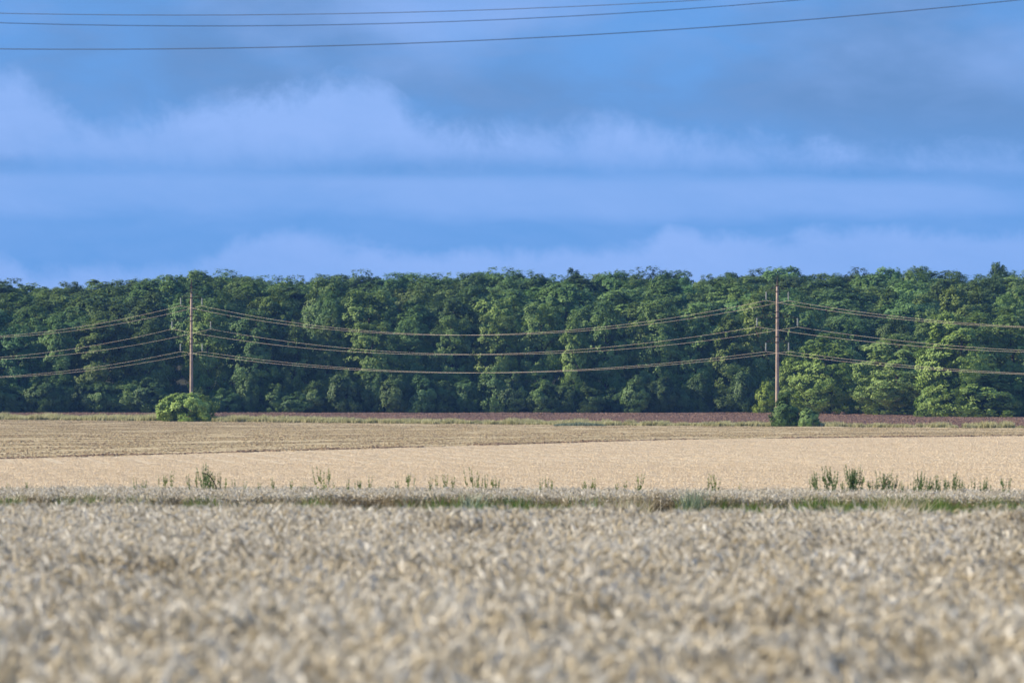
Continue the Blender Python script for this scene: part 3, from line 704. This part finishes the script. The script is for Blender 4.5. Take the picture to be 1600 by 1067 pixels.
# ------------------------------------------------------------------ weeds standing above the wheat strip
def weed_mat(name, dark, light):
    m, h, o = new_mat(name); oi = h.n('ShaderNodeObjectInfo')
    c = h.mix(attr(h, 'tone'), dark, light); c = h.mix(1.0, c, oi.outputs['Color'], 'MULTIPLY')
    finish(h, o, c, .6, transl=.25); return m
m_weed = weed_mat('weed_leaf', (0.10, 0.185, 0.055), (0.31, 0.41, 0.16))
m_wstem = weed_mat('weed_stem', (0.14, 0.16, 0.06), (0.16, 0.12, 0.07))
def weed_proto(seed, H, nb, spread, leafy):
    r = np.random.default_rng(seed); st = MB('tone'); lf = MB('tone')
    lx, ly = r.normal(0, .06, 2)
    main = [Vector((lx * t * t, ly * t * t, H * t)) for t in (0, .35, .7, 1)]
    tube(st, main, [.008, .007, .005, .002], 5, tone=.5)
    axes = [(main, H)]
    for k in range(nb):
        t = r.uniform(.3, .8); i = min(2, int(t * 3)); b = main[i].lerp(main[i + 1], t * 3 - i); a = r.uniform(0, 6.28); ll = (1 - t) * H * r.uniform(.5, .95) + .08
        e1 = b + Vector((math.cos(a) * spread * ll, math.sin(a) * spread * ll, ll * .45)); e2 = e1 + Vector((math.cos(a) * spread * ll * .35, math.sin(a) * spread * ll * .35, ll * .55))
        tube(st, [b, e1, e2], [.005, .004, .0015], 4, tone=.5); axes.append(([b, e1, e2], ll))
    for ax, ll in axes:
        n = int(leafy * ll)
        for k in range(n):
            t = r.uniform(.15 if ax is main else .05, 1) ** .8; s_ = t * (len(ax) - 1); i = min(len(ax) - 2, int(s_)); b = ax[i].lerp(ax[i + 1], s_ - i)
            a = r.uniform(0, 6.28); L = r.uniform(.04, .105) * (1.25 - .8 * t); el = r.uniform(-.2, 1.1)
            d = Vector((math.cos(a) * math.cos(el), math.sin(a) * math.cos(el), math.sin(el))) * L; w_ = Vector((-math.sin(a), math.cos(a), 0)) * L * .3
            lf.add([b, b + d * .5 + w_, b + d, b + d * .5 - w_], [(0, 1, 2, 3)], 0, tone=float(np.clip(r.normal(.45, .25), 0, 1)))
    return st.mesh('stem', [m_wstem], True), lf.mesh('leaves', [m_weed])
WEED = {'slim': [weed_proto(600 + k, 1.5, 2, .12, 75) for k in range(3)], 'bushy': [weed_proto(610 + k, 1.5, 9, .25, 110) for k in range(3)], 'mid': [weed_proto(620 + k, 1.5, 5, .2, 90) for k in range(3)]}
WL = [(10, 757, 's'), (42, 756, 's'), (213, 752, 's'), (224, 756, 'm'), (256, 746, 'm'), (268, 741, 's'), (299, 744, 's'), (307, 741, 's'), (317, 740, 'b'), (324, 728, 'b'), (331, 744, 'm'), (345, 741, 's'), (350, 750, 's'), (367, 753, 's'), (382, 757, 's'),
      (405, 757, 's'), (432, 748, 's'), (455, 753, 's'), (472, 758, 's'), (505, 734, 'm'), (515, 734, 's'), (524, 756, 's'), (545, 754, 's'), (556, 753, 'm'), (575, 748, 's'), (619, 755, 's'), (636, 744, 'm'), (670, 748, 's'), (682, 746, 's'), (693, 747, 'm'), (708, 748, 's'),
      (741, 735, 'm'), (751, 752, 'm'), (760, 747, 's'), (770, 751, 'm'), (776, 749, 's'), (843, 752, 's'), (854, 748, 's'), (862, 753, 's'), (911, 752, 's'), (923, 755, 'm'), (930, 752, 's'), (963, 758, 's'), (978, 754, 's'), (997, 746, 'm'), (1104, 743, 's'), (1115, 748, 'm'), (1155, 757, 's'),
      (1278, 745, 'b'), (1290, 734, 'm'), (1299, 752, 'm'), (1305, 732, 'b'), (1318, 755, 'm'), (1330, 738, 'b'), (1336, 733, 'b'), (1347, 746, 'm'), (1358, 754, 'm'), (1368, 749, 'm'), (1381, 741, 'b'), (1390, 749, 'b'), (1396, 748, 's'), (1413, 753, 's'), (1424, 752, 'm'),
      (1436, 744, 'b'), (1448, 748, 'b'), (1459, 752, 'b'), (1466, 745, 's'), (1476, 752, 'b'), (1486, 742, 'b'), (1494, 752, 'm'), (1502, 755, 'b'), (1522, 752, 's'), (1531, 749, 'b'), (1542, 758, 's'), (1548, 761, 's'), (1567, 749, 'm')]
wn = {'s': ('slim', 'thin'), 'm': ('mid', 'leafy'), 'b': ('bushy', 'bushy')}; sect = {}
for px, yt, kd in WL:
    D = float(strip_front(xat(px, 172))) + rng.uniform(9, 16); x = xat(px, D); g = float(zt(D)); H = zat(yt - 3, D) - g
    sc_ = 'left of the bent stalk' if px < 313 else 'right of the bent stalk' if px < 800 else 'right of the picture middle' if px < 1200 else 'in the dense right cluster'
    sect[sc_] = sect.get(sc_, 0) + 1
    e = empty('tall_weed', (x, D, g), label='%s green weed above the far wheat strip, %s %s' % (wn[kd][1], ordinal(sect[sc_]), sc_), category='weed', group='weeds standing above the wheat strip')
    e.rotation_euler = (rng.normal(0, .03), rng.normal(0, .04), rng.uniform(0, 6.28)); s_ = H / 1.5; e.scale = (s_ * 1.1, s_ * 1.1, s_)
    sm, lm = WEED[wn[kd][0]][rng.integers(0, 3)]
    tn = (1, 1, 1, 1) if px > 1200 or kd == 'b' else (1.3, 1.15, 1.0, 1)
    q = make_obj('stem', sm, e); q.color = tn; q = make_obj('leaves', lm, e); q.color = tn
D = float(strip_front(xat(325, 172))) + 11; mb = MB(); sk = lambda px, py: Vector((xat(px, D), D, zat(py, D)))
tube(mb, [sk(343, 800), sk(341, 772), sk(337, 758), sk(331, 747), sk(324, 740), sk(316, 738)], [.022, .022, .02, .017, .015, .012], 6)
for (px, py, dx, dy) in ((340, 764, 5, -3), (338, 760, -4, 4), (334, 752, 3, -4), (328, 744, 3, -4), (320, 738, -3, 3)): tube(mb, [sk(px, py), sk(px + dx, py + dy)], [.014, .004], 5)
make_obj('bent_stalk', mb.mesh('bent_stalk', [plain('dark_stalk', (.03, .03, .018), .8)], True), label='dark dry stalk bent over in an arch among the left weeds', category='stalk')
# bluish plants at the track and by the field border
m_blue = straw_mat('bluish_weed', (0.12, 0.16, 0.08), (0.24, 0.30, 0.19), (0.36, 0.42, 0.30), 0.2)
for px, D, n, half, h0, h1, lab in ((906, 803, 220, 3.6, .35, .75, 'low blue green weed patch at the border of the harrowed field'), (1083, 164.5, 40, .35, .6, 1.25, 'pale bluish weed clump in front of the wheat strip'), (735, 166, 26, .22, .5, 1.15, 'small bluish weed clump left of the green grass by the strip')):
    mb = grass_patch(int(px), n, h0, h1, half, .05 if D > 500 else .012, .4)
    if D > 500: mb.v = [(x, y * .4, z * (1 - .5 * min(1, abs(x) / half))) for x, y, z in mb.v]
    o = make_obj('weed_clump', mb.mesh('weed_clump', [m_blue]), label=lab, category='weeds'); o.location = (xat(px, D), D, float(zt(D)))
mb = grass_patch(77, 34, .7, 1.05, .5, .006, .5)
m_pale = straw_mat('pale_grass', (0.40, 0.33, 0.17), (0.62, 0.52, 0.33), (0.72, 0.64, 0.46), 0.3)
for px, D, lab in ((985, 163.5, 'pale dry grass clump leaning before the middle of the wheat strip'), (1405, 160.5, 'pale dry grass clump leaning among green grass at right')):
    o = make_obj('dry_grass_clump', bpy.data.meshes.get('dry_grass_clump') or mb.mesh('dry_grass_clump', [m_pale]), label=lab, category='grass'); o.location = (xat(px, D), D, float(zt(D))); o.scale = (1.3, 1, 1)

# ------------------------------------------------------------------ haze
hm, hh_, ho = new_mat('haze')
pv = hh_.n('ShaderNodeVolumePrincipled'); pv.inputs['Color'].default_value = (0.22, 0.48, 1.0, 1); pv.inputs['Density'].default_value = 0.000062
hm.node_tree.links.new(pv.outputs[0], ho.inputs[1])
hb = MB(); x0, x1, y0, y1, z0, z1 = -6200, 6200, -3200, 9200, -16, 26
hb.add([(x0, y0, z0), (x1, y0, z0), (x1, y1, z0), (x0, y1, z0), (x0, y0, z1), (x1, y0, z1), (x1, y1, z1), (x0, y1, z1)], [(3, 2, 1, 0), (4, 5, 6, 7), (0, 1, 5, 4), (1, 2, 6, 5), (2, 3, 7, 6), (3, 0, 4, 7)])
make_obj('haze', hb.mesh('haze', [hm]), kind='stuff', label='thin blue summer haze over the fields')
S.cycles.use_denoising = True; S.cycles.denoiser = 'OPENIMAGEDENOISE'; S.cycles.denoising_input_passes = 'RGB_ALBEDO_NORMAL'; S.cycles.denoising_prefilter = 'ACCURATE'
S.cycles.max_bounces = 6; S.cycles.transparent_max_bounces = 8; S.cycles.volume_bounces = 0
